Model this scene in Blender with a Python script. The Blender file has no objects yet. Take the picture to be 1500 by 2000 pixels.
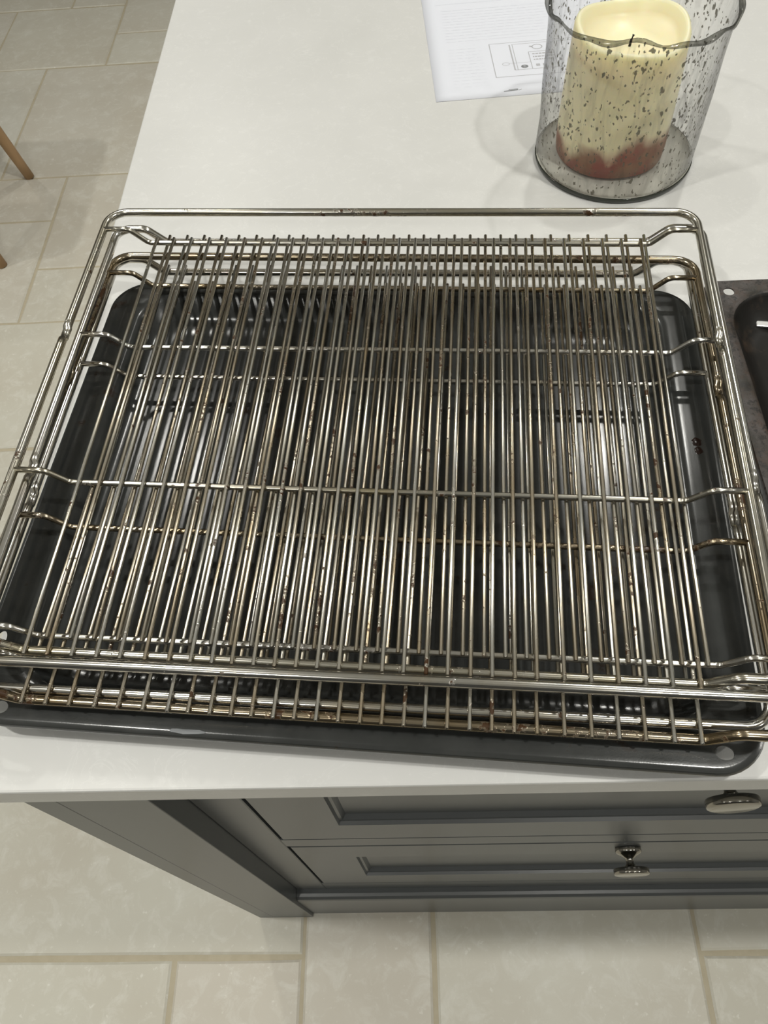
import bpy, bmesh, math, random
from mathutils import Vector, Matrix, Euler, noise

random.seed(7)
scene = bpy.context.scene
COL = scene.collection
Z0 = 0.90            # worktop height above the floor; worktop top is z = Z0
R = math.radians

# ------------------------------------------------------------------ camera
cam_d = bpy.data.cameras.new('camera')
cam = bpy.data.objects.new('camera', cam_d)
COL.objects.link(cam)
cam.location = (0.2693, -0.1027, Z0 + 0.4504)
cam.rotation_euler = (R(32.0934), R(3.2613), R(-0.2615))
cam_d.sensor_fit = 'VERTICAL'
cam_d.sensor_height = 36.0
cam_d.sensor_width = 27.0
cam_d.lens = 1531.58 / 2000 * 36.0
cam_d.clip_start = 0.02
scene.camera = cam

# ------------------------------------------------------------------ colour management, world
vs = scene.view_settings
vs.view_transform = 'Standard'
vs.look = 'None'
vs.gamma = 1.0
vs.use_curve_mapping = False
vs.exposure = 0.0

world = bpy.data.worlds.new('world')
scene.world = world
world.use_nodes = True
world.node_tree.nodes['Background'].inputs[0].default_value = (0.9, 0.93, 1.0, 1)
world.node_tree.nodes['Background'].inputs[1].default_value = 0.02

# ------------------------------------------------------------------ ceiling downlights (grid of recessed spots)
CEIL = 2.42
DL_X = (-1.79, -0.46, 0.87, 2.20)
DL_Y = (-1.22, 0.05, 1.33, 2.60)
for iy, ly in enumerate(DL_Y):
    for ix, lx in enumerate(DL_X):
        ld = bpy.data.lights.new('downlight', 'AREA')
        ld.shape = 'DISK'
        ld.size = 0.075
        ld.energy = 5.15 * (1.0, 1.0, 1.0, .66)[iy]
        ld.spread = R(125)
        ld.color = (1.0, 0.985, 0.918)
        lo = bpy.data.objects.new('downlight', ld)
        lo.location = (lx, ly, CEIL - 0.012)
        COL.objects.link(lo)

# ================================================================== helpers
def link(name, me, mat=None, parent=None, smooth=False):
    o = bpy.data.objects.new(name, me)
    COL.objects.link(o)
    if mat is not None and not me.materials:
        me.materials.append(mat)
    if parent is not None:
        o.parent = parent
    if smooth:
        for p in me.polygons:
            p.use_smooth = True
    return o

def bm_mesh(name, bm):
    me = bpy.data.meshes.new(name)
    bmesh.ops.recalc_face_normals(bm, faces=bm.faces)
    bm.to_mesh(me)
    bm.free()
    return me

def empty(name, loc=(0, 0, 0), rz=0.0):
    o = bpy.data.objects.new(name, None)
    o.empty_display_size = 0.05
    o.location = loc
    o.rotation_euler = (0, 0, rz)
    COL.objects.link(o)
    return o

def tag(o, label, cat, group=None):
    o['label'] = label
    o['category'] = cat
    if group:
        o['group'] = group
    return o

def struct(o):
    o['kind'] = 'structure'
    return o

def box(bm, x0, x1, y0, y1, z0, z1, bevel=0.0, seg=2):
    b2 = bmesh.new()
    bmesh.ops.create_cube(b2, size=1.0)
    for v in b2.verts:
        v.co = Vector((x0 + (v.co.x + .5) * (x1 - x0), y0 + (v.co.y + .5) * (y1 - y0), z0 + (v.co.z + .5) * (z1 - z0)))
    if bevel > 0:
        bmesh.ops.bevel(b2, geom=list(b2.edges), offset=bevel, segments=seg, profile=0.5, affect='EDGES')
    tmp = bpy.data.meshes.new('tmp')
    b2.to_mesh(tmp); b2.free()
    bm.from_mesh(tmp)
    bpy.data.meshes.remove(tmp)

def box_obj(name, ext, mat, parent=None, bevel=0.0, seg=2, origin=None):
    bm = bmesh.new()
    box(bm, *ext, bevel=bevel, seg=seg)
    if origin is not None:
        bmesh.ops.translate(bm, verts=bm.verts, vec=-Vector(origin))
    me = bm_mesh(name, bm)
    o = link(name, me, mat, parent)
    if origin is not None:
        o.location = origin
    return o

def fillet(pts, rads, seg=7, closed=False):
    """round the corners of a 3-D polyline"""
    n = len(pts)
    out = []
    for i in range(n):
        p = Vector(pts[i])
        r = rads[i]
        if (not closed and i in (0, n - 1)) or r <= 0:
            out.append(p); continue
        a = Vector(pts[i - 1]); b = Vector(pts[(i + 1) % n])
        da = (a - p); db = (b - p)
        la, lb = da.length, db.length
        da.normalize(); db.normalize()
        ang = da.angle(db)
        t = r / math.tan(ang / 2)
        t = min(t, la * .49, lb * .49)
        rr = t * math.tan(ang / 2)
        bis = (da + db).normalized()
        c = p + bis * (rr / math.sin(ang / 2))
        s = p + da * t; e = p + db * t
        vs_ = (s - c); ve = (e - c)
        om = vs_.angle(ve)
        for k in range(seg + 1):
            u = k / seg
            if om < 1e-5:
                w = vs_.lerp(ve, u)
            else:
                w = vs_ * (math.sin((1 - u) * om) / math.sin(om)) + ve * (math.sin(u * om) / math.sin(om))
            out.append(c + w)
    return out

def tube(bm, pts, rad, sides=10, closed=False, caps=True, prof=None):
    """sweep a circle; rad is a number or a list of (side radius, up radius)"""
    n = len(pts)
    rings = []
    for i in range(n):
        p = Vector(pts[i])
        if closed:
            t = Vector(pts[(i + 1) % n]) - Vector(pts[i - 1])
        else:
            t = Vector(pts[min(i + 1, n - 1)]) - Vector(pts[max(i - 1, 0)])
        t.normalize()
        up = Vector((0, 0, 1)) if abs(t.z) < .97 else Vector((0, 1, 0))
        s = t.cross(up).normalized()
        u = s.cross(t).normalized()
        rs, ru = (rad, rad) if not isinstance(rad, (list, tuple)) else rad[i]
        rings.append([bm.verts.new(p + s * (rs * math.cos(2 * math.pi * k / sides)) + u * (ru * math.sin(2 * math.pi * k / sides))) for k in range(sides)])
    m = n if closed else n - 1
    for i in range(m):
        a = rings[i]; b = rings[(i + 1) % n]
        for k in range(sides):
            f = bm.faces.new((a[k], a[(k + 1) % sides], b[(k + 1) % sides], b[k]))
            f.smooth = True
    if caps and not closed:
        bm.faces.new(rings[0]); bm.faces.new(rings[-1])

def lathe(bm, prof, sides=32, axis='Z', center=(0, 0, 0), cap=True):
    rings = []
    c = Vector(center)
    for r, h in prof:
        ring = []
        for k in range(sides):
            a = 2 * math.pi * k / sides
            if axis == 'Z':
                q = Vector((r * math.cos(a), r * math.sin(a), h))
            else:
                q = Vector((r * math.cos(a), h, r * math.sin(a)))
            ring.append(bm.verts.new(c + q))
        rings.append(ring)
    for i in range(len(rings) - 1):
        for k in range(sides):
            f = bm.faces.new((rings[i][k], rings[i][(k + 1) % sides], rings[i + 1][(k + 1) % sides], rings[i + 1][k]))
            f.smooth = True
    if cap:
        bm.faces.new(rings[0]); bm.faces.new(rings[-1])

def rrect(u0, u1, v0, v1, r, z, seg=8):
    r = max(r, 1e-4)
    pts = []
    for cx, cy, a0 in ((u1 - r, v1 - r, 0), (u0 + r, v1 - r, 90), (u0 + r, v0 + r, 180), (u1 - r, v0 + r, 270)):
        for k in range(seg + 1):
            a = R(a0 + 90 * k / seg)
            pts.append(Vector((cx + r * math.cos(a), cy + r * math.sin(a), z)))
    return pts

def loft(bm, loops, cap_last=True, cap_first=False, smooth=True):
    rings = [[bm.verts.new(p) for p in lp] for lp in loops]
    n = len(rings[0])
    for i in range(len(rings) - 1):
        for k in range(n):
            f = bm.faces.new((rings[i][k], rings[i][(k + 1) % n], rings[i + 1][(k + 1) % n], rings[i + 1][k]))
            f.smooth = smooth
    if cap_last:
        bm.faces.new(rings[-1]).smooth = smooth
    if cap_first:
        bm.faces.new(rings[0]).smooth = smooth

def cut_holes(o, cyls, ztop, zbot, sides=28):
    """real through-holes in a sheet: cyls = [(x, y, rx, ry)] in the object's space"""
    bm = bmesh.new()
    for x, y, rx, ry in cyls:
        lo = [bm.verts.new((x + rx * math.cos(2 * math.pi * k / sides), y + ry * math.sin(2 * math.pi * k / sides), zbot)) for k in range(sides)]
        hi = [bm.verts.new((v.co.x, v.co.y, ztop)) for v in lo]
        for k in range(sides):
            bm.faces.new((lo[k], lo[(k + 1) % sides], hi[(k + 1) % sides], hi[k]))
        bm.faces.new(lo[::-1]); bm.faces.new(hi)
    cm = bm_mesh('cutter', bm)
    c = bpy.data.objects.new('cutter', cm)
    COL.objects.link(c)
    c.matrix_world = o.matrix_world
    c.location, c.rotation_euler = o.location, o.rotation_euler
    m = o.modifiers.new('holes', 'BOOLEAN')
    m.operation = 'DIFFERENCE'; m.object = c; m.solver = 'EXACT'
    bpy.context.view_layer.update()
    dg = bpy.context.evaluated_depsgraph_get()
    me = bpy.data.meshes.new_from_object(o.evaluated_get(dg))
    o.modifiers.clear()
    old = o.data
    o.data = me
    bpy.data.objects.remove(c)
    bpy.data.meshes.remove(cm)

# ================================================================== materials
def mat_new(name):
    m = bpy.data.materials.new(name)
    m.use_nodes = True
    nt = m.node_tree
    b = nt.nodes['Principled BSDF']
    return m, nt, b

def N(nt, kind, **kw):
    n = nt.nodes.new(kind)
    for k, v in kw.items():
        setattr(n, k, v)
    return n

def noise_n(nt, vec, scale, detail=4, rough=.55, dist=0.0):
    n = N(nt, 'ShaderNodeTexNoise')
    n.inputs['Scale'].default_value = scale
    n.inputs['Detail'].default_value = detail
    n.inputs['Roughness'].default_value = rough
    n.inputs['Distortion'].default_value = dist
    if vec is not None:
        nt.links.new(vec, n.inputs['Vector'])
    return n

def ramp(nt, fac, stops):
    r = N(nt, 'ShaderNodeValToRGB')
    el = r.color_ramp.elements
    while len(el) < len(stops):
        el.new(0.5)
    for e, (p, c) in zip(el, stops):
        e.position = p
        e.color = (c, c, c, 1) if not isinstance(c, (tuple, list)) else (c[0], c[1], c[2], 1)
    nt.links.new(fac, r.inputs['Fac'])
    return r

def mixc(nt, fac, a, b, blend='MIX'):
    m = N(nt, 'ShaderNodeMix', data_type='RGBA', blend_type=blend)
    for sock, val in ((0, fac), (6, a), (7, b)):
        if isinstance(val, (int, float)):
            m.inputs[sock].default_value = val
        elif isinstance(val, (tuple, list)):
            m.inputs[sock].default_value = (val[0], val[1], val[2], 1)
        else:
            nt.links.new(val, m.inputs[sock])
    return m.outputs[2]

def obj_coord(nt, rnd=True, scale=None):
    tc = N(nt, 'ShaderNodeTexCoord')
    out = tc.outputs['Object']
    if scale:
        mp = N(nt, 'ShaderNodeMapping')
        mp.inputs['Scale'].default_value = scale
        nt.links.new(out, mp.inputs['Vector'])
        out = mp.outputs['Vector']
    if rnd:
        oi = N(nt, 'ShaderNodeObjectInfo')
        mul = N(nt, 'ShaderNodeMath', operation='MULTIPLY')
        mul.inputs[1].default_value = 37.0
        nt.links.new(oi.outputs['Random'], mul.inputs[0])
        add = N(nt, 'ShaderNodeVectorMath', operation='ADD')
        nt.links.new(out, add.inputs[0]); nt.links.new(mul.outputs[0], add.inputs[1])
        out = add.outputs[0]
    return out

def bump(nt, b, height, strength, dist=.001):
    bp = N(nt, 'ShaderNodeBump')
    bp.inputs['Strength'].default_value = strength
    bp.inputs['Distance'].default_value = dist
    nt.links.new(height, bp.inputs['Height'])
    nt.links.new(bp.outputs['Normal'], b.inputs['Normal'])

def plain(name, col, rough=.5, metal=0.0, spec=.5, coat=0.0):
    m, nt, b = mat_new(name)
    b.inputs['Base Color'].default_value = (*col, 1)
    b.inputs['Roughness'].default_value = rough
    b.inputs['Metallic'].default_value = metal
    b.inputs['Specular IOR Level'].default_value = spec
    b.inputs['Coat Weight'].default_value = coat
    return m

def steel(name, base=(.62, .60, .55), tan=(.42, .30, .15), tan_amt=.35, spot=.55, rough=(.2, .38)):
    """oven-rack steel with heat tint and baked-on brown specks"""
    m, nt, b = mat_new(name)
    v = obj_coord(nt)
    n1 = noise_n(nt, v, 22, 4, .6)
    f1 = ramp(nt, n1.outputs['Fac'], [(max(0.0, .62 - tan_amt), 0.0), (.95 - tan_amt * .55, 1.0)])
    c1 = mixc(nt, f1.outputs['Color'], base, tan)
    n2 = noise_n(nt, v, 160, 3, .6)
    n3 = noise_n(nt, v, 14, 3, .6)
    mul = N(nt, 'ShaderNodeMath', operation='MULTIPLY')
    nt.links.new(n2.outputs['Fac'], mul.inputs[0]); nt.links.new(n3.outputs['Fac'], mul.inputs[1])
    f2 = ramp(nt, mul.outputs[0], [(.50 - spot * .3, 0.0), (.55 - spot * .3, 1.0)])
    c2 = mixc(nt, f2.outputs['Color'], c1, (.058, .029, .013))
    nt.links.new(c2, b.inputs['Base Color'])
    inv = N(nt, 'ShaderNodeMath', operation='SUBTRACT'); inv.inputs[0].default_value = 1.0
    nt.links.new(f2.outputs['Color'], inv.inputs[1]); nt.links.new(inv.outputs[0], b.inputs['Metallic'])
    mr = N(nt, 'ShaderNodeMapRange')
    mr.inputs['To Min'].default_value = rough[0]; mr.inputs['To Max'].default_value = rough[1]
    nt.links.new(n1.outputs['Fac'], mr.inputs['Value']); nt.links.new(mr.outputs[0], b.inputs['Roughness'])
    bump(nt, b, f2.outputs['Color'], .25, .0004)
    return m

M = {}
M['steel_bright'] = steel('steel_bright', (.66, .65, .62), (.50, .43, .30), tan_amt=.18, spot=.36, rough=(.12, .24))
M['steel_mild'] = steel('steel_mild', (.56, .55, .51), (.42, .37, .25), tan_amt=.27, spot=.49, rough=(.14, .28))
M['steel_tan'] = steel('steel_tan', (.50, .465, .39), (.29, .215, .12), tan_amt=.44, spot=.61, rough=(.13, .28))
M['wire_clean'] = steel('wire_clean', (.60, .595, .56), (.46, .40, .29), tan_amt=.25, spot=.47, rough=(.16, .32))
M['wire_tan'] = steel('wire_tan', (.56, .54, .48), (.38, .30, .19), tan_amt=.36, spot=.58, rough=(.16, .34))
M['brushed'] = plain('brushed_nickel', (.34, .325, .29), .16, 1.0)

def enamel():
    m, nt, b = mat_new('tray_enamel')
    v = obj_coord(nt, False)
    n1 = noise_n(nt, v, 30, 5, .6)
    n2 = noise_n(nt, v, 900, 1, .5)
    c = mixc(nt, ramp(nt, n1.outputs['Fac'], [(.3, 0.0), (.75, 1.0)]).outputs['Color'], (.024, .026, .0255), (.038, .040, .039))
    n3 = noise_n(nt, v, 60, 4, .65)
    n4 = noise_n(nt, v, 9, 2, .5)
    mul = N(nt, 'ShaderNodeMath', operation='MULTIPLY')
    nt.links.new(n3.outputs['Fac'], mul.inputs[0]); nt.links.new(n4.outputs['Fac'], mul.inputs[1])
    f = ramp(nt, mul.outputs[0], [(.36, 0.0), (.42, .85)])
    c = mixc(nt, f.outputs['Color'], c, (.022, .012, .007))
    nt.links.new(c, b.inputs['Base Color'])
    mr = N(nt, 'ShaderNodeMapRange')
    mr.inputs['To Min'].default_value = .14; mr.inputs['To Max'].default_value = .26
    nt.links.new(n1.outputs['Fac'], mr.inputs['Value']); nt.links.new(mr.outputs[0], b.inputs['Roughness'])
    b.inputs['Specular IOR Level'].default_value = .5
    bump(nt, b, n2.outputs['Fac'], .06, .0003)
    return m
M['enamel'] = enamel()
M['chip'] = plain('chip_scuff', (.20, .21, .22), .5)

def rust_tin():
    m, nt, b = mat_new('rusty_tin')
    v = obj_coord(nt, False)
    n1 = noise_n(nt, v, 26, 6, .65)
    n2 = noise_n(nt, v, 110, 5, .7)
    c = mixc(nt, ramp(nt, n1.outputs['Fac'], [(.42, 0.0), (.57, 1.0)]).outputs['Color'], (.020, .016, .010), (.060, .050, .046))
    c = mixc(nt, ramp(nt, n2.outputs['Fac'], [(.48, 0.0), (.70, .9)]).outputs['Color'], c, (.050, .026, .014))
    n3 = noise_n(nt, v, 240, 3, .7)
    c = mixc(nt, ramp(nt, n3.outputs['Fac'], [(.52, 0.0), (.60, .85)]).outputs['Color'], c, (.008, .006, .005))
    nt.links.new(c, b.inputs['Base Color'])
    mr = N(nt, 'ShaderNodeMapRange')
    mr.inputs['To Min'].default_value = .22; mr.inputs['To Max'].default_value = .6
    nt.links.new(n2.outputs['Fac'], mr.inputs['Value']); nt.links.new(mr.outputs[0], b.inputs['Roughness'])
    bump(nt, b, n2.outputs['Fac'], .35, .0008)
    return m
M['rust'] = rust_tin()
def carbon():
    m, nt, b = mat_new('burnt_black')
    v = obj_coord(nt, False)
    n = noise_n(nt, v, 45, 6, .7)
    c = mixc(nt, ramp(nt, n.outputs['Fac'], [(.52, 0.0), (.72, 1.0)]).outputs['Color'], (.007, .006, .005), (.045, .030, .020))
    nt.links.new(c, b.inputs['Base Color'])
    b.inputs['Roughness'].default_value = .40
    b.inputs['Specular IOR Level'].default_value = .3
    bump(nt, b, n.outputs['Fac'], .3, .001)
    return m
M['carbon'] = carbon()

def quartz():
    m, nt, b = mat_new('white_quartz')
    v = obj_coord(nt, False)
    n1 = noise_n(nt, v, 7, 5, .6, .4)
    n2 = noise_n(nt, v, 70, 6, .7)
    n3 = noise_n(nt, v, 24, 5, .65, 1.2)
    c = mixc(nt, ramp(nt, n1.outputs['Fac'], [(.3, 0.0), (.7, 1.0)]).outputs['Color'], (.645, .645, .63), (.69, .688, .675))
    c = mixc(nt, ramp(nt, n2.outputs['Fac'], [(.56, 0.0), (.72, .55)]).outputs['Color'], c, (.76, .758, .745))
    c = mixc(nt, ramp(nt, n3.outputs['Fac'], [(.49, 0.0), (.5, .35), (.51, 0.0)]).outputs['Color'], c, (.78, .778, .765))
    nt.links.new(c, b.inputs['Base Color'])
    b.inputs['Roughness'].default_value = .30
    b.inputs['Specular IOR Level'].default_value = .45
    return m
M['quartz'] = quartz()

def stone():
    m, nt, b = mat_new('limestone')
    v = obj_coord(nt, True)
    oi = N(nt, 'ShaderNodeObjectInfo')
    n1 = noise_n(nt, v, 4, 5, .6)
    n2 = noise_n(nt, v, 30, 7, .72, .6)
    n3 = noise_n(nt, v, 85, 4, .6)
    base = ramp(nt, oi.outputs['Random'], [(0.0, (.535, .52, .445)), (.35, (.585, .57, .495)), (.7, (.55, .515, .445)), (1.0, (.585, .577, .515))])
    c = mixc(nt, ramp(nt, n1.outputs['Fac'], [(.3, 0.0), (.7, .55)]).outputs['Color'], base.outputs['Color'], (.47, .425, .345))
    c = mixc(nt, ramp(nt, n2.outputs['Fac'], [(.49, 0.0), (.66, .5)]).outputs['Color'], c, (.67, .66, .60))
    c = mixc(nt, ramp(nt, n3.outputs['Fac'], [(.64, 0.0), (.72, .45)]).outputs['Color'], c, (.76, .75, .69))
    nt.links.new(c, b.inputs['Base Color'])
    b.inputs['Roughness'].default_value = .42
    b.inputs['Specular IOR Level'].default_value = .4
    bump(nt, b, n2.outputs['Fac'], .12, .002)
    return m
M['stone'] = stone()

def grout():
    m, nt, b = mat_new('grout')
    v = obj_coord(nt, False)
    n = noise_n(nt, v, 60, 5, .6)
    c = mixc(nt, n.outputs['Fac'], (.38, .33, .235), (.50, .45, .34))
    nt.links.new(c, b.inputs['Base Color'])
    b.inputs['Roughness'].default_value = .85
    return m
M['grout'] = grout()

def paint():
    m, nt, b = mat_new('grey_paint')
    v = obj_coord(nt, False)
    n = noise_n(nt, v, 40, 4, .6)
    c = mixc(nt, n.outputs['Fac'], (.090, .097, .100), (.102, .108, .110))
    nt.links.new(c, b.inputs['Base Color'])
    b.inputs['Roughness'].default_value = .33
    b.inputs['Specular IOR Level'].default_value = .5
    return m
M['paint'] = paint()
M['gap'] = plain('dark_gap', (.012, .012, .012), .8)

def wood():
    m, nt, b = mat_new('oak_wood')
    v = obj_coord(nt, True, (1, 1, .08))
    n = noise_n(nt, v, 90, 5, .6)
    c = mixc(nt, n.outputs['Fac'], (.33, .20, .10), (.52, .34, .18))
    nt.links.new(c, b.inputs['Base Color'])
    b.inputs['Roughness'].default_value = .45
    return m
M['wood'] = wood()
M['wall'] = plain('wall_paint', (.42, .42, .41), .8)
M['darkened_wall'] = plain('darkened_wall_paint', (.10, .10, .10), .6)  # unseen front wall, darkened to cut light on the worktop's front edge
M['ceiling'] = plain('ceiling_paint', (.74, .74, .73), .85)
M['paper'] = plain('paper', (.755, .775, .85), .65)
M['ink'] = plain('grey_ink', (.46, .46, .49), .7)
M['ink_light'] = plain('pale_ink', (.60, .60, .63), .7)
M['ink_dark'] = plain('dark_ink', (.24, .25, .26), .7)

def glass(name, tint, edge_tint, specks=True):
    """thin blown glass: tinted see-through walls, darker where the sight line runs along the wall,
    Fresnel reflection, opaque foil flecks trapped in it"""
    m = bpy.data.materials.new(name)
    m.use_nodes = True
    nt = m.node_tree
    nt.nodes.clear()
    out = N(nt, 'ShaderNodeOutputMaterial')
    tr = N(nt, 'ShaderNodeBsdfTransparent')
    gl = N(nt, 'ShaderNodeBsdfGlossy'); gl.inputs['Roughness'].default_value = .04
    tc = N(nt, 'ShaderNodeTexCoord')
    v = tc.outputs['Object']
    nb = noise_n(nt, v, 55, 3, .6)
    bp = N(nt, 'ShaderNodeBump'); bp.inputs['Strength'].default_value = .16; bp.inputs['Distance'].default_value = .002
    nt.links.new(nb.outputs['Fac'], bp.inputs['Height'])
    lw = N(nt, 'ShaderNodeLayerWeight'); lw.inputs['Blend'].default_value = .5
    nt.links.new(bp.outputs['Normal'], lw.inputs['Normal'])
    nt.links.new(bp.outputs['Normal'], gl.inputs['Normal'])
    def power(e, k, c0):
        p = N(nt, 'ShaderNodeMath', operation='POWER'); p.inputs[1].default_value = e
        nt.links.new(lw.outputs['Facing'], p.inputs[0])
        q = N(nt, 'ShaderNodeMath', operation='MULTIPLY_ADD'); q.inputs[1].default_value = k; q.inputs[2].default_value = c0
        nt.links.new(p.outputs[0], q.inputs[0])
        return q.outputs[0]
    mps = N(nt, 'ShaderNodeMapping'); mps.inputs['Scale'].default_value = (1, 1, .22)
    mps.inputs['Rotation'].default_value = (R(12), R(8), 0)
    nt.links.new(v, mps.inputs['Vector'])
    ns = noise_n(nt, mps.outputs['Vector'], 130, 4, .6, .8)
    smoke = ramp(nt, ns.outputs['Fac'], [(.46, 1.0), (.66, .76)])
    nt.links.new(mixc(nt, 1.0, mixc(nt, power(3.2, 1.0, 0.0), tint, edge_tint), smoke.outputs['Color'], 'MULTIPLY'), tr.inputs['Color'])
    fr = power(5.0, .80, .045)                   # Schlick reflectance, the same from both sides of the thin wall
    mx = N(nt, 'ShaderNodeMixShader')
    nt.links.new(fr, mx.inputs[0]); nt.links.new(tr.outputs[0], mx.inputs[1]); nt.links.new(gl.outputs[0], mx.inputs[2])
    last = mx.outputs[0]
    if specks:
        mp = N(nt, 'ShaderNodeMapping'); mp.inputs['Scale'].default_value = (1, 1, .62)
        nt.links.new(v, mp.inputs['Vector'])
        wob = noise_n(nt, mp.outputs['Vector'], 240, 2, .5)
        ad = N(nt, 'ShaderNodeVectorMath', operation='MULTIPLY_ADD')
        ad.inputs[1].default_value = (.006, .006, .006)
        nt.links.new(wob.outputs['Color'], ad.inputs[0]); nt.links.new(mp.outputs['Vector'], ad.inputs[2])
        fl = []
        for sc, lo, hi, keep in ((135, .17, .25, .66), (290, .20, .30, .72)):
            vo = N(nt, 'ShaderNodeTexVoronoi'); vo.inputs['Scale'].default_value = sc
            nt.links.new(ad.outputs[0], vo.inputs['Vector'])
            d = ramp(nt, vo.outputs['Distance'], [(lo, 1.0), (hi, 0.0)])
            sep = N(nt, 'ShaderNodeSeparateColor'); nt.links.new(vo.outputs['Color'], sep.inputs[0])
            k = N(nt, 'ShaderNodeMath', operation='LESS_THAN'); k.inputs[1].default_value = keep
            nt.links.new(sep.outputs[0], k.inputs[0])
            mu = N(nt, 'ShaderNodeMath', operation='MULTIPLY')
            nt.links.new(d.outputs['Color'], mu.inputs[0]); nt.links.new(k.outputs[0], mu.inputs[1])
            fl.append(mu.outputs[0])
        mxm = N(nt, 'ShaderNodeMath', operation='MAXIMUM')
        nt.links.new(fl[0], mxm.inputs[0]); nt.links.new(fl[1], mxm.inputs[1])
        df = N(nt, 'ShaderNodeBsdfDiffuse'); df.inputs['Color'].default_value = (.15, .14, .11, 1)
        m2 = N(nt, 'ShaderNodeMixShader')
        sc = N(nt, 'ShaderNodeMath', operation='MULTIPLY'); sc.inputs[1].default_value = .85
        nt.links.new(mxm.outputs[0], sc.inputs[0])
        nt.links.new(sc.outputs[0], m2.inputs[0]); nt.links.new(last, m2.inputs[1]); nt.links.new(df.outputs[0], m2.inputs[2])
        last = m2.outputs[0]
    nt.links.new(last, out.inputs['Surface'])
    return m
M['glass'] = glass('speckled_glass', (.975, .975, .965), (.12, .12, .115))
def pale_base():  # whitish mix stands in for light gathered in the jar base
    m = bpy.data.materials.new('pale_glass_base')
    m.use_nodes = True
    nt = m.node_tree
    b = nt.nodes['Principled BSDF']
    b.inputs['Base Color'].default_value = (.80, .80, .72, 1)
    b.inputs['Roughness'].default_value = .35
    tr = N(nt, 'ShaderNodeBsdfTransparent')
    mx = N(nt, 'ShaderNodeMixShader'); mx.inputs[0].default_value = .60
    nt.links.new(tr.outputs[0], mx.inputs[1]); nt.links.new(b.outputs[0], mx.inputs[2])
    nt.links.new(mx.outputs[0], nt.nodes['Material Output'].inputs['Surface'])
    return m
M['glass_base'] = pale_base()
M['glass_rim'] = glass('glass_rim', (.62, .62, .60), (.06, .06, .055), False)
mg, ntg, bg = mat_new('glass_foot')
bg.inputs['Base Color'].default_value = (.030, .034, .026, 1)  # dark colour stands in for internal reflection in the thick glass edge
bg.inputs['Roughness'].default_value = .12
M['glass_foot'] = mg

def wax():
    m, nt, b = mat_new('cream_wax')
    tc = N(nt, 'ShaderNodeTexCoord')
    v = tc.outputs['Object']
    sep = N(nt, 'ShaderNodeSeparateXYZ'); nt.links.new(v, sep.inputs[0])
    n1 = noise_n(nt, v, 24, 3, .5, .6)
    n2 = noise_n(nt, v, 40, 4, .6)
    hgt = N(nt, 'ShaderNodeMapRange')        # dried petals were cast into the lower part of the candle
    hgt.inputs['From Min'].default_value = .010; hgt.inputs['From Max'].default_value = .050
    hgt.inputs['To Min'].default_value = .42; hgt.inputs['To Max'].default_value = -.15
    nt.links.new(sep.outputs[2], hgt.inputs['Value'])
    ad = N(nt, 'ShaderNodeMath', operation='ADD')
    nt.links.new(n1.outputs['Fac'], ad.inputs[0]); nt.links.new(hgt.outputs[0], ad.inputs[1])
    f = ramp(nt, ad.outputs[0], [(.58, 0.0), (.78, 1.0)])
    red = mixc(nt, ramp(nt, n2.outputs['Fac'], [(.4, 0.0), (.6, 1.0)]).outputs['Color'], (.32, .075, .04), (.33, .17, .09))
    c = mixc(nt, f.outputs['Color'], (.92, .84, .57), red)
    nt.links.new(c, b.inputs['Base Color'])
    b.inputs['Roughness'].default_value = .38
    b.inputs['Subsurface Weight'].default_value = .8
    b.inputs['Subsurface Radius'].default_value = (.014, .011, .007)
    b.inputs['Subsurface Scale'].default_value = .7
    return m
M['wax'] = wax()
M['wick'] = plain('wick', (.02, .017, .014), .9)

# ================================================================== the room
RX0, RX1, RY0, RY1 = -2.36, 2.88, -1.62, 4.10
wt = .12
for nm, ext in (('wall_left', (RX0 - wt, RX0, RY0 - wt, RY1 + wt, -.1, CEIL + .1)),
                ('wall_right', (RX1, RX1 + wt, RY0 - wt, RY1 + wt, -.1, CEIL + .1)),
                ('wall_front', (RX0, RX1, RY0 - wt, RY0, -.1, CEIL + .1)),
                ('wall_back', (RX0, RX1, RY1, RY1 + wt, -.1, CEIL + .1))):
    struct(box_obj(nm, ext, M['darkened_wall'] if nm == 'wall_front' else M['wall']))
struct(box_obj('ceiling', (RX0, RX1, RY0, RY1, CEIL, CEIL + .1), M['ceiling']))
floor = struct(box_obj('floor', (RX0, RX1, RY0, RY1, -.08, -.0028), M['grout']))

# stone floor, laid on a module of one small slab; visible joints measured, the rest filled in the same bond
MX, MY = .1966, .1972
GX, GY = .0709, -.0423               # a joint crossing in plan
ix0, ix1 = math.ceil((RX0 - GX) / MX), math.floor((RX1 - GX) / MX)
iy0, iy1 = math.ceil((RY0 - GY) / MY), math.floor((RY1 - GY) / MY)
fixed = [(-3, 0, 3, 2), (-3, -2, 2, 2), (-1, -2, 1, 2), (0, -2, 1, 3), (1, -2, 2, 3), (3, 0, 2, 2), (3, -2, 3, 2),
         (-4, 7, 2, 1), (-4, 8, 3, 2), (-6, 7, 2, 2), (-6, 9, 2, 1), (-5, 10, 3, 3), (-8, 10, 3, 3), (-2, 10, 2, 3), (-4, 14, 2, 2),
         (-4, 13, 2, 1), (-6, 13, 2, 2), (-8, 13, 2, 2), (-5, 15, 1, 2), (-7, 15, 2, 2), (-5, 5, 3, 2), (-4, 3, 2, 2)]
taken = {}
tiles = []
def put(i, j, w, h):
    for a in range(i, i + w):
        for b_ in range(j, j + h):
            taken[(a, b_)] = 1
    tiles.append((i, j, w, h))
for t in fixed:
    put(*t)
rt = random.Random(11)
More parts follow.
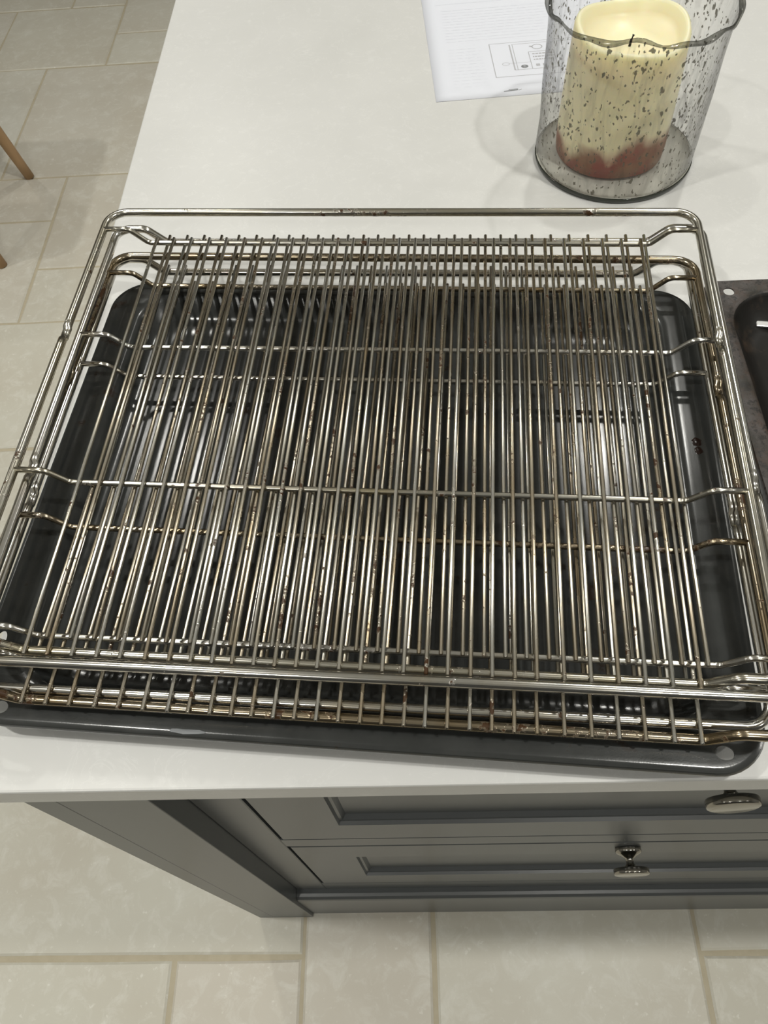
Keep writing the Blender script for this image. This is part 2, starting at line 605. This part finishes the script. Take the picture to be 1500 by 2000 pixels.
for j in range(iy0, iy1):
    for i in range(ix0, ix1):
        if (i, j) in taken:
            continue
        opts = [(3, 2), (2, 2), (2, 3), (2, 1), (1, 2), (3, 2), (2, 2)]
        rt.shuffle(opts)
        for w, h in opts + [(2, 1), (1, 2), (1, 1)]:
            if i + w <= ix1 and j + h <= iy1 and all((a, b_) not in taken for a in range(i, i + w) for b_ in range(j, j + h)):
                put(i, j, w, h)
                break
for i, j, w, h in tiles:
    g = .0034
    x0, x1 = GX + i * MX + g, GX + (i + w) * MX - g
    y0, y1 = GY + j * MY + g, GY + (j + h) * MY - g
    bm = bmesh.new()
    cx, cy = (x0 + x1) / 2, (y0 + y1) / 2
    b_ = .0035
    def jit():
        return rt.uniform(-.0012, .0012)
    lo = [(x0 + jit(), y0 + jit()), (x1 + jit(), y0 + jit()), (x1 + jit(), y1 + jit()), (x0 + jit(), y1 + jit())]
    ring = []
    for k in range(4):                     # slightly uneven, tumbled edges: extra points along each side
        a, c = lo[k], lo[(k + 1) % 4]
        ring.append(a)
        for u in (.3, .68):
            nx, ny = (c[1] - a[1]), -(c[0] - a[0])
            ln = math.hypot(nx, ny)
            dd = rt.uniform(-.0014, .0008)
            ring.append((a[0] + (c[0] - a[0]) * u + nx / ln * dd, a[1] + (c[1] - a[1]) * u + ny / ln * dd))
    r0 = [bm.verts.new((p[0] - cx, p[1] - cy, -.012)) for p in ring]
    r1 = [bm.verts.new((p[0] - cx, p[1] - cy, -.0022)) for p in ring]
    def inset(p, d):
        return (p[0] - cx - math.copysign(min(d, abs(p[0] - cx)), p[0] - cx) * (1 if abs(abs(p[0] - cx) - (x1 - x0) / 2) < .004 else 0),
                p[1] - cy - math.copysign(min(d, abs(p[1] - cy)), p[1] - cy) * (1 if abs(abs(p[1] - cy) - (y1 - y0) / 2) < .004 else 0))
    r2 = [bm.verts.new((*inset(p, b_), 0.0)) for p in ring]
    n = len(ring)
    for k in range(n):
        bm.faces.new((r0[k], r0[(k + 1) % n], r1[(k + 1) % n], r1[k]))
        bm.faces.new((r1[k], r1[(k + 1) % n], r2[(k + 1) % n], r2[k]))
    bm.faces.new(r2)
    to = link('floor_tile', bm_mesh('floor_tile', bm), M['stone'], floor)
    to.location = (cx, cy, rt.uniform(-.0006, 0.0))

# ================================================================== the island
TOP = .0254
wk = box_obj('worktop', (0.0, 1.72, 0.0, 1.16, Z0 - TOP, Z0), M['quartz'], bevel=.0016, seg=2)
tag(wk, 'white quartz island worktop with square edge carrying the oven racks', 'worktop')
UND = Z0 - TOP

def zc(z):
    return Z0 + z
YC = .0311            # plane of the drawer fronts
YP = .0168            # plane of the skirting
LEDGE = zc(-.7234)

post = tag(empty('island_end_panel', (0, 0, 0)), 'grey painted end panel and post standing under the worktop edge', 'panel')
box_obj('side_panel', (.0, .0218, .0118, 1.10, 0.0, UND), M['paint'], post, bevel=.0005)
box_obj('post', (.0219, .0835, .0118, .60, 0.0, UND), M['paint'], post, bevel=.0006)

def drawer_front(x0, x1, z0, z1, fw=.0615, fwz=.066):
    """in-frame drawer front with a moulded recessed panel"""
    bm = bmesh.new()
    lv = [(0, 0, .020), (0, 0, .0012), (.0012, .0012, 0.0), (fw, fwz, 0.0), (fw + .0012, fwz + .0012, .0035), (fw + .0035, fwz + .0035, .0042), (fw + .0065, fwz + .0065, .0085)]
    rings = []
    for dx, dz, dy in lv:
        rings.append([bm.verts.new((x, YC + dy, z)) for x, z in ((x0 + dx, z0 + dz), (x1 - dx, z0 + dz), (x1 - dx, z1 - dz), (x0 + dx, z1 - dz))])
    for a, b_ in zip(rings, rings[1:]):
        for k in range(4):
            bm.faces.new((a[k], a[(k + 1) % 4], b_[(k + 1) % 4], b_[k]))
    bm.faces.new(rings[-1]); bm.faces.new(rings[0])
    return bm_mesh('drawer_front', bm)

def knob_mesh():
    prof = [(.0128, 0.0), (.0130, -.0015), (.0130, -.0045), (.0118, -.0058), (.0068, -.0082), (.0042, -.0105), (.0038, -.0135), (.0040, -.0155), (.0062, -.0178),
            (.0140, -.0190), (.0168, -.0196), (.0174, -.0206), (.0174, -.0248), (.0168, -.0256), (.0150, -.0262), (.0001, -.0266)]
    bm = bmesh.new()
    lathe(bm, prof, 36, axis='Y')
    return bm_mesh('knob', bm)
KNOB = knob_mesh()

def cabinet(cx0, label, group=None):
    """drawer unit; cx0 = left edge of its face frame"""
    w = .778
    t = tag(empty('drawer_cabinet', (cx0, 0, 0)), label, 'cabinet', group)
    dx0, dx1 = .0430, .0430 + .684
    rows = ((zc(-.346), zc(-.071)), (zc(-.6665), zc(-.389)))
    box_obj('carcass', (.002, w - .002, YC + .022, .60, .02, UND), M['gap'], t)
    bm = bmesh.new()                          # face frame: two stiles, three rails
    g = .0028
    th = YC + .021
    box(bm, 0.0, dx0 - g, YC, th, LEDGE - .02, UND, .0008, 1)
    box(bm, dx1 + g, w, YC, th, LEDGE - .02, UND, .0008, 1)
    for z0, z1 in ((zc(-.071) + g, UND), (rows[1][1] + g, rows[0][0] - g), (LEDGE - .02, rows[1][0] - g)):
        box(bm, dx0 - g, dx1 + g, YC + .0002, th - .0002, z0, z1, .0008, 1)
    link('face_frame', bm_mesh('face_frame', bm), M['paint'], t)
    bm = bmesh.new()                          # skirting with a rounded top edge
    prof = [(YC + .02, 0.0), (YP, 0.0), (YP, LEDGE - .010), (YP + .0012, LEDGE - .0045), (YP + .0045, LEDGE - .0012), (YP + .0085, LEDGE), (YC + .02, LEDGE)]
    a = [bm.verts.new((0.0, y, z)) for y, z in prof]
    b_ = [bm.verts.new((w, y, z)) for y, z in prof]
    for k in range(len(prof)):
        bm.faces.new((a[k], a[(k + 1) % len(prof)], b_[(k + 1) % len(prof)], b_[k]))
    bm.faces.new(a); bm.faces.new(b_[::-1])
    link('skirting', bm_mesh('skirting', bm), M['paint'], t)
    for z0, z1 in rows:
        me = drawer_front(dx0, dx1, z0, z1)
        d = link('drawer', me, M['paint'], t)
        k = link('knob', KNOB, M['brushed'], d)
        k['label'] = 'brushed metal knob'
        k.location = ((dx0 + dx1) / 2, YC, z1 - .031)
    return t
cabinet(.0838, 'grey painted drawer cabinet with round metal knobs next to the end post')
cabinet(.8625, 'grey painted drawer cabinet farther along the island than the end post cabinet')

# ================================================================== oven tray
TC = Vector((.2365, .1895, Z0))
TA = R(-5.1)
tray = empty('baking_tray', TC, TA)
tag(tray, 'dark grey enamelled baking tray lying on the worktop under the wire racks', 'tray')
bm = bmesh.new()
HL, HR, V0, V1 = .2236, .2290, -.1745, .1900
def tl(i, z, r):                        # i = inset from the outer edge
    return rrect(-HL + i, HR - i, V0 + i, V1 - i, r, z, 10)
IL, IR, IV0, IV1 = .1985, .2040, -.1520, .1790
def ti(i, z, r, ib=None):               # i = inset from the inner edge of the rim, ib at the back
    return rrect(-IL + i, IR - i, IV0 + i, IV1 - (i if ib is None else ib), r, z, 10)
loops = [tl(.0010, .0160, .0285), tl(.0, .0172, .029), tl(.0, .0186, .029), tl(.0009, .0203, .0282), tl(.0030, .0211, .027), tl(.0040, .0212, .0265), tl(.0060, .0212, .0255),
         ti(-.0060, .0212, .032), ti(-.0040, .0212, .0305), ti(-.0008, .0209, .0295), ti(.0014, .0196, .029), ti(.0034, .0172, .0285),
         ti(.0085, .0070, .028, .0125), ti(.0115, .0042, .027, .0175), ti(.0180, .0030, .024, .030), ti(.0200, .0030, .023, .032), ti(.026, .0030, .022, .038)]
loft(bm, loops)
pan = link('pan', bm_mesh('pan', bm), M['enamel'], tray)
sm = pan.modifiers.new('sheet', 'SOLIDIFY')
sm.thickness = .0011
sm.offset = -1
bpy.context.view_layer.update()
pan.parent = None
cut_holes(pan, [(.2050, -.1628, .0050, .0038), (-.1990, -.1645, .0050, .0038), (.2200, -.1255, .0034, .0052), (-.2130, -.1230, .0034, .0052)], .06, .0120)
pan.parent = tray
for p in pan.data.polygons:
    p.use_smooth = True
try:
    pan.data.set_sharp_from_angle(angle=R(40))
except Exception:
    pass
# knocked rim: a small pale scuff on the front edge
bm = bmesh.new()
rr = random.Random(4)
base = [bm.verts.new((-.086 + .0105 * math.cos(a), V0 + .0034 + .0020 * math.sin(a) * rr.uniform(.5, 1.2), .0213)) for a in [2 * math.pi * k / 14 for k in range(14)]]
cc = bm.verts.new((-.084, V0 + .0034, .0215))
for k in range(14):
    bm.faces.new((base[k], base[(k + 1) % 14], cc))
sc = link('scuff', bm_mesh('scuff', bm), M['chip'], tray)
sc['label'] = 'pale scuffed spot on the front rim'
# burnt drip stuck to the side rim
bm = bmesh.new()
for cu, cv, ru, rv in ((.2155, .0435, .0034, .0036), (.2160, .0365, .0028, .0034)):
    n_ = 14
    lo_ = [bm.verts.new((cu + ru * rr.uniform(.8, 1.15) * math.cos(2 * math.pi * k / n_), cv + rv * rr.uniform(.8, 1.15) * math.sin(2 * math.pi * k / n_), .0212)) for k in range(n_)]
    hi_ = [bm.verts.new((cu + (v.co.x - cu) * .7, cv + (v.co.y - cv) * .7, .0218)) for v in lo_]
    for k in range(n_):
        bm.faces.new((lo_[k], lo_[(k + 1) % n_], hi_[(k + 1) % n_], hi_[k])).smooth = True
    bm.faces.new(hi_).smooth = True
dr = link('burnt_drip', bm_mesh('burnt_drip', bm), plain('burnt_drip', (.016, .006, .004), .22), tray)
dr['label'] = 'dark brown burnt drip on the side rim'

# ================================================================== oven racks
RW = .4485 / 2
RL, RA, RB, DIP = .3580, .0205, .2447, .0121
RT, RN, RWR = .0030, .0020, .00125          # frame, cross bar and wire radii
WZ = -DIP + RN + RWR - .0002                 # wire centre height
TZ = WZ - RWR - RT + .0003                   # centre height of the dipped end of the frame

def frame_mesh():
    h = RL / 2
    pts, rad = [], []
    def add(p, r=0.0):
        pts.append(p); rad.append(r)
    # clockwise from the closed end
    add((-RW + .03, h, 0)); add((RW, h, 0), .0150)
    add((RW, -h + .0, 0), .0115)
    for s in (1, -1):
        seq = [((RW - .0225) * s, -h, 0), ((RW - .0362) * s, -h, TZ)]
        if s == -1:
            seq.reverse()
        for q in seq:
            add(q, .0085)
    add((-RW, -h, 0), .0115); add((-RW, h, 0), .0150)
    path = fillet(pts, rad, 7, closed=True)
    # stop notch pressed into each side rail
    out, rr_ = [], []
    n = len(path)
    for i in range(n):
        a, b_ = path[i], path[(i + 1) % n]
        out.append(a); rr_.append((RT, RT))
        if abs(a.x - b_.x) < 1e-5 and abs(a.y - b_.y) > .2:
            s = 1 if b_.y > a.y else -1
            sx = 1 if a.x > 0 else -1
            yn = h - .128
            for dy, dz, ru in ((-.012, 0, 1), (-.0062, 0, 1), (-.0045, -.0012, .62), (.0045, -.0012, .62), (.0062, 0, 1), (.012, 0, 1)):
                out.append(Vector((a.x, yn + dy * s, dz))); rr_.append((RT * (1 if ru == 1 else 1.08), RT * ru))
    bm = bmesh.new()
    tube(bm, out, rr_, 14, closed=True)
    return bm_mesh('rack_frame', bm)

def cross_mesh():
    pts = [(-RW + .0012, 0, .0008), (-RW + .0200, 0, .0008), (-RW + .0325, 0, -DIP), (RW - .0325, 0, -DIP), (RW - .0200, 0, .0008), (RW - .0012, 0, .0008)]
    bm = bmesh.new()
    tube(bm, fillet(pts, [0, .0085, .0070, .0070, .0085, 0], 6), RN, 10)
    return bm_mesh('cross_bar', bm)

def wire_mesh():
    y0, y1 = RL / 2 - RA + .0022, -RL / 2 - .0036
    bm = bmesh.new()
    e = .0006
    pts = [(0, y0, 0), (0, y0 - e, 0), (0, y1 + e, 0), (0, y1, 0)]
    tube(bm, pts, [(RWR * .55, RWR * .55), (RWR, RWR), (RWR, RWR), (RWR * .55, RWR * .55)], 9)
    return bm_mesh('wire', bm)

FR, CR, WR_ = frame_mesh(), cross_mesh(), wire_mesh()
NAR = .3698 / (12 * 1.19 + 17)
WIRE_X = [-.1849]
for k in range(29):
    WIRE_X.append(WIRE_X[-1] + NAR * (1.19 if (k < 6 or k > 22) else 1.0))

def rack(x, y, z, rz, tilt, flip, label, fm, wm, seed):
    t = empty('oven_rack', (x, y, Z0 + z))
    t.rotation_mode = 'XYZ'
    q = Matrix.Rotation(rz, 3, 'Z') @ Matrix.Rotation(tilt, 3, 'X') @ (Matrix.Rotation(math.pi, 3, 'Z') if flip else Matrix.Identity(3))
    t.rotation_euler = q.to_euler('XYZ')
    tag(t, label, 'oven rack', 'wire oven racks stacked on the tray')
    def child(name, me, mats, loc=(0, 0, 0)):
        o = bpy.data.objects.new(name, me)
        COL.objects.link(o)
        o.parent = t
        o.location = loc
        if not me.materials:
            me.materials.append(None)
        o.material_slots[0].link = 'OBJECT'
        o.material_slots[0].material = mats
        return o
    child('frame', FR, M[fm])
    for d in (RA, RB):
        child('cross_bar', CR, M[fm], (0, RL / 2 - d, 0))
    rw = random.Random(seed)
    for wx in WIRE_X:
        child('wire', WR_, M[wm if rw.random() < .72 else ('wire_tan' if wm == 'wire_clean' else 'wire_clean')], (wx + rw.uniform(-.0003, .0003), 0, WZ))
    return t

RACKS = [
    (.2426, .2318, .0602, -4.5414, 1.30, False, 'topmost stainless wire oven rack of the stack, lying over the other three', 'steel_mild', 'wire_clean', 1),
    (.2486, .2233, .0528, -4.2486, 0.8939, True, 'second wire oven rack from the top, turned end for end under the topmost', 'steel_bright', 'wire_tan', 2),
    (.2419, .2075, .0424, -4.7501, -0.327, False, 'brown tarnished wire oven rack, third from the top of the stack', 'steel_tan', 'wire_tan', 3),
    (.2414, .2148, .0315, -4.3887, 0.481, True, 'bottom wire oven rack of the stack, resting on the grey tray', 'steel_bright', 'wire_clean', 4),
]
for x, y, z, a, ti, fl, lab, fm, wm, sd in RACKS:
    rack(x, y, z, R(a), R(ti), fl, lab, fm, wm, sd)

# ================================================================== rusty roasting tin
tin = empty('roasting_tin', (.6500, .2130, Z0), R(-.6))
tag(tin, 'old rusty dark roasting tin with holes in its rim beside the racks', 'roasting tin')
bm = bmesh.new()
TU, TV = .1610, .1500
def rl(i, z, r):
    return rrect(-TU + i, TU - i, -TV + i, TV - i, r, z, 9)
loops = [rl(.0008, .0200, .010), rl(0, .0210, .010), rl(0, .0222, .010), rl(.0008, .0230, .010), rl(.0040, .0230, .012), rl(.0100, .0230, .036), rl(.0118, .0228, .036), rl(.0138, .0220, .035), rl(.0155, .0200, .034), rl(.0250, .0060, .030), rl(.0330, .0030, .028), rl(.040, .0020, .024)]
loft(bm, loops)
for f_ in bm.faces:
    if f_.calc_center_median().z < .0214 and max(abs(v.co.x) for v in f_.verts) < TU - .012:
        f_.material_index = 1
tp = link('pan', bm_mesh('tin_pan', bm), M['rust'], tin)
tp.data.materials.append(M['carbon'])
sm = tp.modifiers.new('sheet', 'SOLIDIFY'); sm.thickness = .001; sm.offset = -1
bpy.context.view_layer.update()
tp.parent = None
cut_holes(tp, [(-TU + .0175, TV - .0125, .0040, .0040), (TU - .0175, TV - .0125, .004, .004), (-TU + .0050, TV - .050, .0018, .0050), (-TU + .0175, -TV + .0125, .004, .004), (TU - .0175, -TV + .0125, .004, .004)], .05, .0120)
tp.parent = tin
for p in tp.data.polygons:
    p.use_smooth = True
try:
    tp.data.set_sharp_from_angle(angle=R(38))
except Exception:
    pass
# bright flat metal strip lying in the tin
bm = bmesh.new()
box(bm, -.004, .115, -.0030, .0030, 0, .0022, .0007, 2)
st = link('metal_strip', bm_mesh('metal_strip', bm), plain('polished_metal', (.86, .86, .86), .3, 1.0))
st.location = (.5330, .3335, Z0 + .0046)
st.rotation_euler = (0, 0, R(-10))
tag(st, 'narrow bright metal strip lying inside the rusty roasting tin', 'metal strip')

# ================================================================== glass jar with candle
JC = (.4575, .5605, Z0)
jar = empty('glass_jar', JC)
tag(jar, 'speckled smoky glass hurricane jar with wavy rim holding a cream candle', 'jar')
JH = .1345
S = 96
def wob(a, k):
    return .0026 * math.sin(3 * a + .6) + .0016 * math.sin(7 * a + 1.7) + .0011 * math.sin(13 * a + k)
bm = bmesh.new()
prof = [(.0655, .0030), (.0690, .0055), (.0702, .010), (.0704, .035), (.0706, .070), (.0712, .100), (.0722, .124), (.0732, 1.0)]
rings = []
for r, h in prof:
    ring = []
    for k in range(S):
        a = 2 * math.pi * k / S
        hh = (JH + wob(a, 0)) if h == 1.0 else h
        q = r + (.0005 * math.sin(5 * a + h * 60) + .0004 * math.sin(9 * a - h * 90))
        ring.append(bm.verts.new((q * math.cos(a), q * math.sin(a), hh)))
    rings.append(ring)
for a, b_ in zip(rings, rings[1:]):
    for k in range(S):
        bm.faces.new((a[k], a[(k + 1) % S], b_[(k + 1) % S], b_[k])).smooth = True
link('jar_body', bm_mesh('jar_body', bm), M['glass'], jar)
bm = bmesh.new()                                # fire-polished lip
pts = []
rads = []
for k in range(S):
    a = 2 * math.pi * k / S
    q = .0732 + .0003 * math.sin(11 * a)
    pts.append((q * math.cos(a), q * math.sin(a), JH + wob(a, 0)))
    rw_ = .0021 + .0006 * math.sin(6 * a + 2) + .0004 * math.sin(17 * a)
    rads.append((rw_, rw_ * .8))
tube(bm, pts, rads, 10, closed=True)
link('lip', bm_mesh('lip', bm), M['glass_rim'], jar)
bm = bmesh.new()                                # thick dark foot ring
lathe(bm, [(.0665, .0), (.0690, .0), (.0700, .0012), (.0707, .0032), (.0707, .0050), (.0703, .0056), (.0694, .0042), (.0690, .0030), (.0665, .0028)], 72, cap=False)
link('foot', bm_mesh('foot', bm), M['glass_foot'], jar)
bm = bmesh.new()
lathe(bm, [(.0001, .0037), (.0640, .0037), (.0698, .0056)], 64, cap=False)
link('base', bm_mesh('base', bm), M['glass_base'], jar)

# candle: cream wax cylinder, its top melted to an uneven crater
can = empty('candle', (JC[0] - .003, JC[1] + .004, Z0 + .0038))
tag(can, 'thick cream wax candle with melted crater and reddish base inside the glass jar', 'candle')
CRAD = .0485
bm = bmesh.new()
S2 = 72
def rimh(a):
    return .1095 + .0026 * math.cos(a - R(128)) + .0018 * math.cos(2 * a - R(40)) + .0018 * math.sin(3 * a)
prof = [('r', .90, .0, 0), ('r', .985, .003, 0), ('r', 1.0, .012, 0), ('r', 1.0, .04, 0), ('r', .985, .07, 0), ('r', .965, .088, 0),
        ('t', .955, -.004, 0), ('t', .93, -.0008, 0), ('t', .89, .0, 0), ('t', .845, -.0016, 0), ('t', .79, -.0075, 0), ('t', .70, -.011, 0), ('c', .52, .0945, 0), ('c', .30, .093, 0), ('c', .02, .0925, 0)]
rings = []
for kind, f, h, _ in prof:
    ring = []
    for k in range(S2):
        a = 2 * math.pi * k / S2
        z = h if kind != 't' else rimh(a) + h
        if kind == 'r' and h > .05:
            z = h * rimh(a) / .104
        q = CRAD * f * (1 + .012 * math.sin(2 * a + 1) + .008 * math.sin(5 * a))
        ring.append(bm.verts.new((q * math.cos(a), q * math.sin(a), z)))
    rings.append(ring)
for a, b_ in zip(rings, rings[1:]):
    for k in range(S2):
        bm.faces.new((a[k], a[(k + 1) % S2], b_[(k + 1) % S2], b_[k])).smooth = True
bm.faces.new(rings[0]); bm.faces.new(rings[-1])
link('wax_body', bm_mesh('wax_body', bm), M['wax'], can)
bm = bmesh.new()
tube(bm, [(.0, .0, .091), (.0005, .0, .097), (.002, .001, .101)], .0011, 8)
link('wick', bm_mesh('wick', bm), M['wick'], can)

# ================================================================== instruction sheet
pa = R(2.5)
sheet = empty('paper_sheet', (.2996, .6633, Z0), pa)
tag(sheet, 'white printed instruction sheet with a line diagram lying behind the jar', 'paper')
bm = bmesh.new()
nx_, ny_ = 14, 20
grid = [[bm.verts.new((.21 * i / nx_, .297 * j / ny_, .00045 + .00006 * max(0, 1 - j / 3.0) * (.5 + .5 * math.cos(i * .9)) * (1 if i < 3 else .25))) for i in range(nx_ + 1)] for j in range(ny_ + 1)]
for j in range(ny_):
    for i in range(nx_):
        bm.faces.new((grid[j][i], grid[j][i + 1], grid[j + 1][i + 1], grid[j + 1][i])).smooth = True
sh = link('sheet', bm_mesh('sheet', bm), M['paper'], sheet)
so = sh.modifiers.new('thick', 'SOLIDIFY'); so.thickness = .0003; so.offset = -1

def strokes(name, mat, segs, z=.00054):
    """flat print: segs = (u0, v0, u1, v1, width)"""
    bm = bmesh.new()
    for u0, v0, u1, v1, w in segs:
        d = Vector((u1 - u0, v1 - v0, 0)); d.normalize()
        p = Vector((-d.y, d.x, 0)) * (w / 2)
        a, b_ = Vector((u0, v0, z)), Vector((u1, v1, z))
        bm.faces.new([bm.verts.new(q) for q in (a - p, b_ - p, b_ + p, a + p)])
    return link(name, bm_mesh(name, bm), mat, sheet)
def ring_seg(u, v, ru, rv, w, n=20):
    out = []
    for k in range(n):
        a, b_ = 2 * math.pi * k / n, 2 * math.pi * (k + 1) / n
        out.append((u + ru * math.cos(a), v + rv * math.sin(a), u + ru * math.cos(b_), v + rv * math.sin(b_), w))
    return out
seg = []
bx0, bx1, bv0, bv1 = .0645, .188, .0345, .0990
seg += [(bx0, bv0, bx1, bv0, .0007), (bx0, bv1, bx1, bv1, .0005), (bx0, bv0, bx0, bv1, .0009), (bx1, bv0, bx1, bv1, .0007)]
seg += [(.0855, .0455, .0855, .0945, .0014), (.0885, .0455, .0885, .0950, .0007), (.0855, .0455, .172, .0455, .0006), (.0885, .0950, .172, .0950, .0005)]
seg += [(.1035, .0455, .1035, .0780, .0008), (.1035, .0780, .130, .0780, .0007), (.130, .0455, .130, .0780, .0007)]
seg += [(.0810, .0585, .1035, .0585, .0003)]
seg += ring_seg(.0775, .0580, .0036, .0027, .0005)
seg += ring_seg(.1140, .0870, .0052, .0044, .0011)
seg += [(.1060, .0890, .1085, .0875, .0022)]
strokes('diagram', M['ink'], seg)
seg = ring_seg(.0960, .0510, .0030, .0023, .0016) + [(.0940, .0510, .0980, .0510, .0016)]
seg += [(.0690, .0085, .0835, .0095, .0016), (.0740, .0108, .0835, .0112, .0010), (.0840, .0085, .0870, .0102, .0007)]
strokes('emblem', M['ink_dark'], seg[:21])
strokes('wordmark', M['ink_dark'], seg[21:])
seg = []
rp = random.Random(5)
for row, vv in enumerate((.0735, .0680, .0625)):
    u = .1070
    while u < .1270:
        w_ = rp.uniform(.0012, .0034)
        seg.append((u, vv, min(u + w_, .1275), vv, .0022)); u += w_ + .0007
seg += [(.1080, .0520, .1120, .0520, .0042), (.1150, .0520, .1180, .0520, .0042)]
strokes('small_print', M['ink'], seg)
seg = [(.0790, .0195, .185, .0195, .0005), (.0150, .1905, .19, .1905, .0005), (.0480, .2010, .0900, .2010, .0016)]
for vv in [.110 + .006 * k for k in range(12)]:
    u = .02
    end = rp.uniform(.10, .185)
    while u < end:
        w_ = rp.uniform(.004, .012)
        seg.append((u, vv, u + w_, vv, .0008)); u += w_ + .0025
for vv in [.022 + .006 * k for k in range(13)]:
    u = .02
    while u < .055:
        w_ = rp.uniform(.004, .010)
        seg.append((u, vv, min(u + w_, .056), vv, .0006)); u += w_ + .003
strokes('faint_print', plain('faint_ink', (.735, .755, .83), .7), seg)

# ================================================================== wooden chair beyond the island
ch = empty('dining_chair', (-1.06, 1.745, 0))
tag(ch, 'light oak dining chair with round tapered legs on the stone floor', 'chair')
def legm(foot, top):
    bm = bmesh.new()
    f, t = Vector(foot), Vector(top)
    n_ = 8
    tube(bm, [f + (t - f) * (k / n_) for k in range(n_ + 1)], [(.0135 + .0065 * (k / n_) , .0135 + .0065 * (k / n_)) for k in range(n_ + 1)], 16)
    return bm_mesh('leg', bm)
for foot, top in (((.232, .190, 0), (.165, .160, .44)), ((.250, -.190, 0), (.178, -.160, .44)),
                  ((-.235, .190, 0), (-.185, .160, .44)), ((-.235, -.190, 0), (-.185, -.160, .44))):
    link('leg', legm(foot, top), M['wood'], ch)
bm = bmesh.new()
loft(bm, [rrect(-.215, .205, -.205, .205, .05, .435, 8), rrect(-.225, .215, -.215, .215, .055, .447, 8), rrect(-.225, .215, -.215, .215, .055, .462, 8), rrect(-.20, .19, -.19, .19, .05, .470, 8), rrect(-.15, .14, -.14, .14, .05, .466, 8)], cap_first=True)
link('seat', bm_mesh('seat', bm), M['wood'], ch)
for y_ in (-.175, -.06, .06, .175):
    bm = bmesh.new()
    tube(bm, [(-.195, y_, .46), (-.225, y_ * 1.03, .66), (-.26, y_ * 1.06, .82)], .010, 12)
    link('back_spindle', bm_mesh('back_spindle', bm), M['wood'], ch)
bm = bmesh.new()
tube(bm, fillet([(-.245, -.215, .825), (-.275, 0, .835), (-.245, .215, .825)], [0, .4, 0], 10), [(.012, .026)] * 13, 12)
link('top_rail', bm_mesh('top_rail', bm), M['wood'], ch)
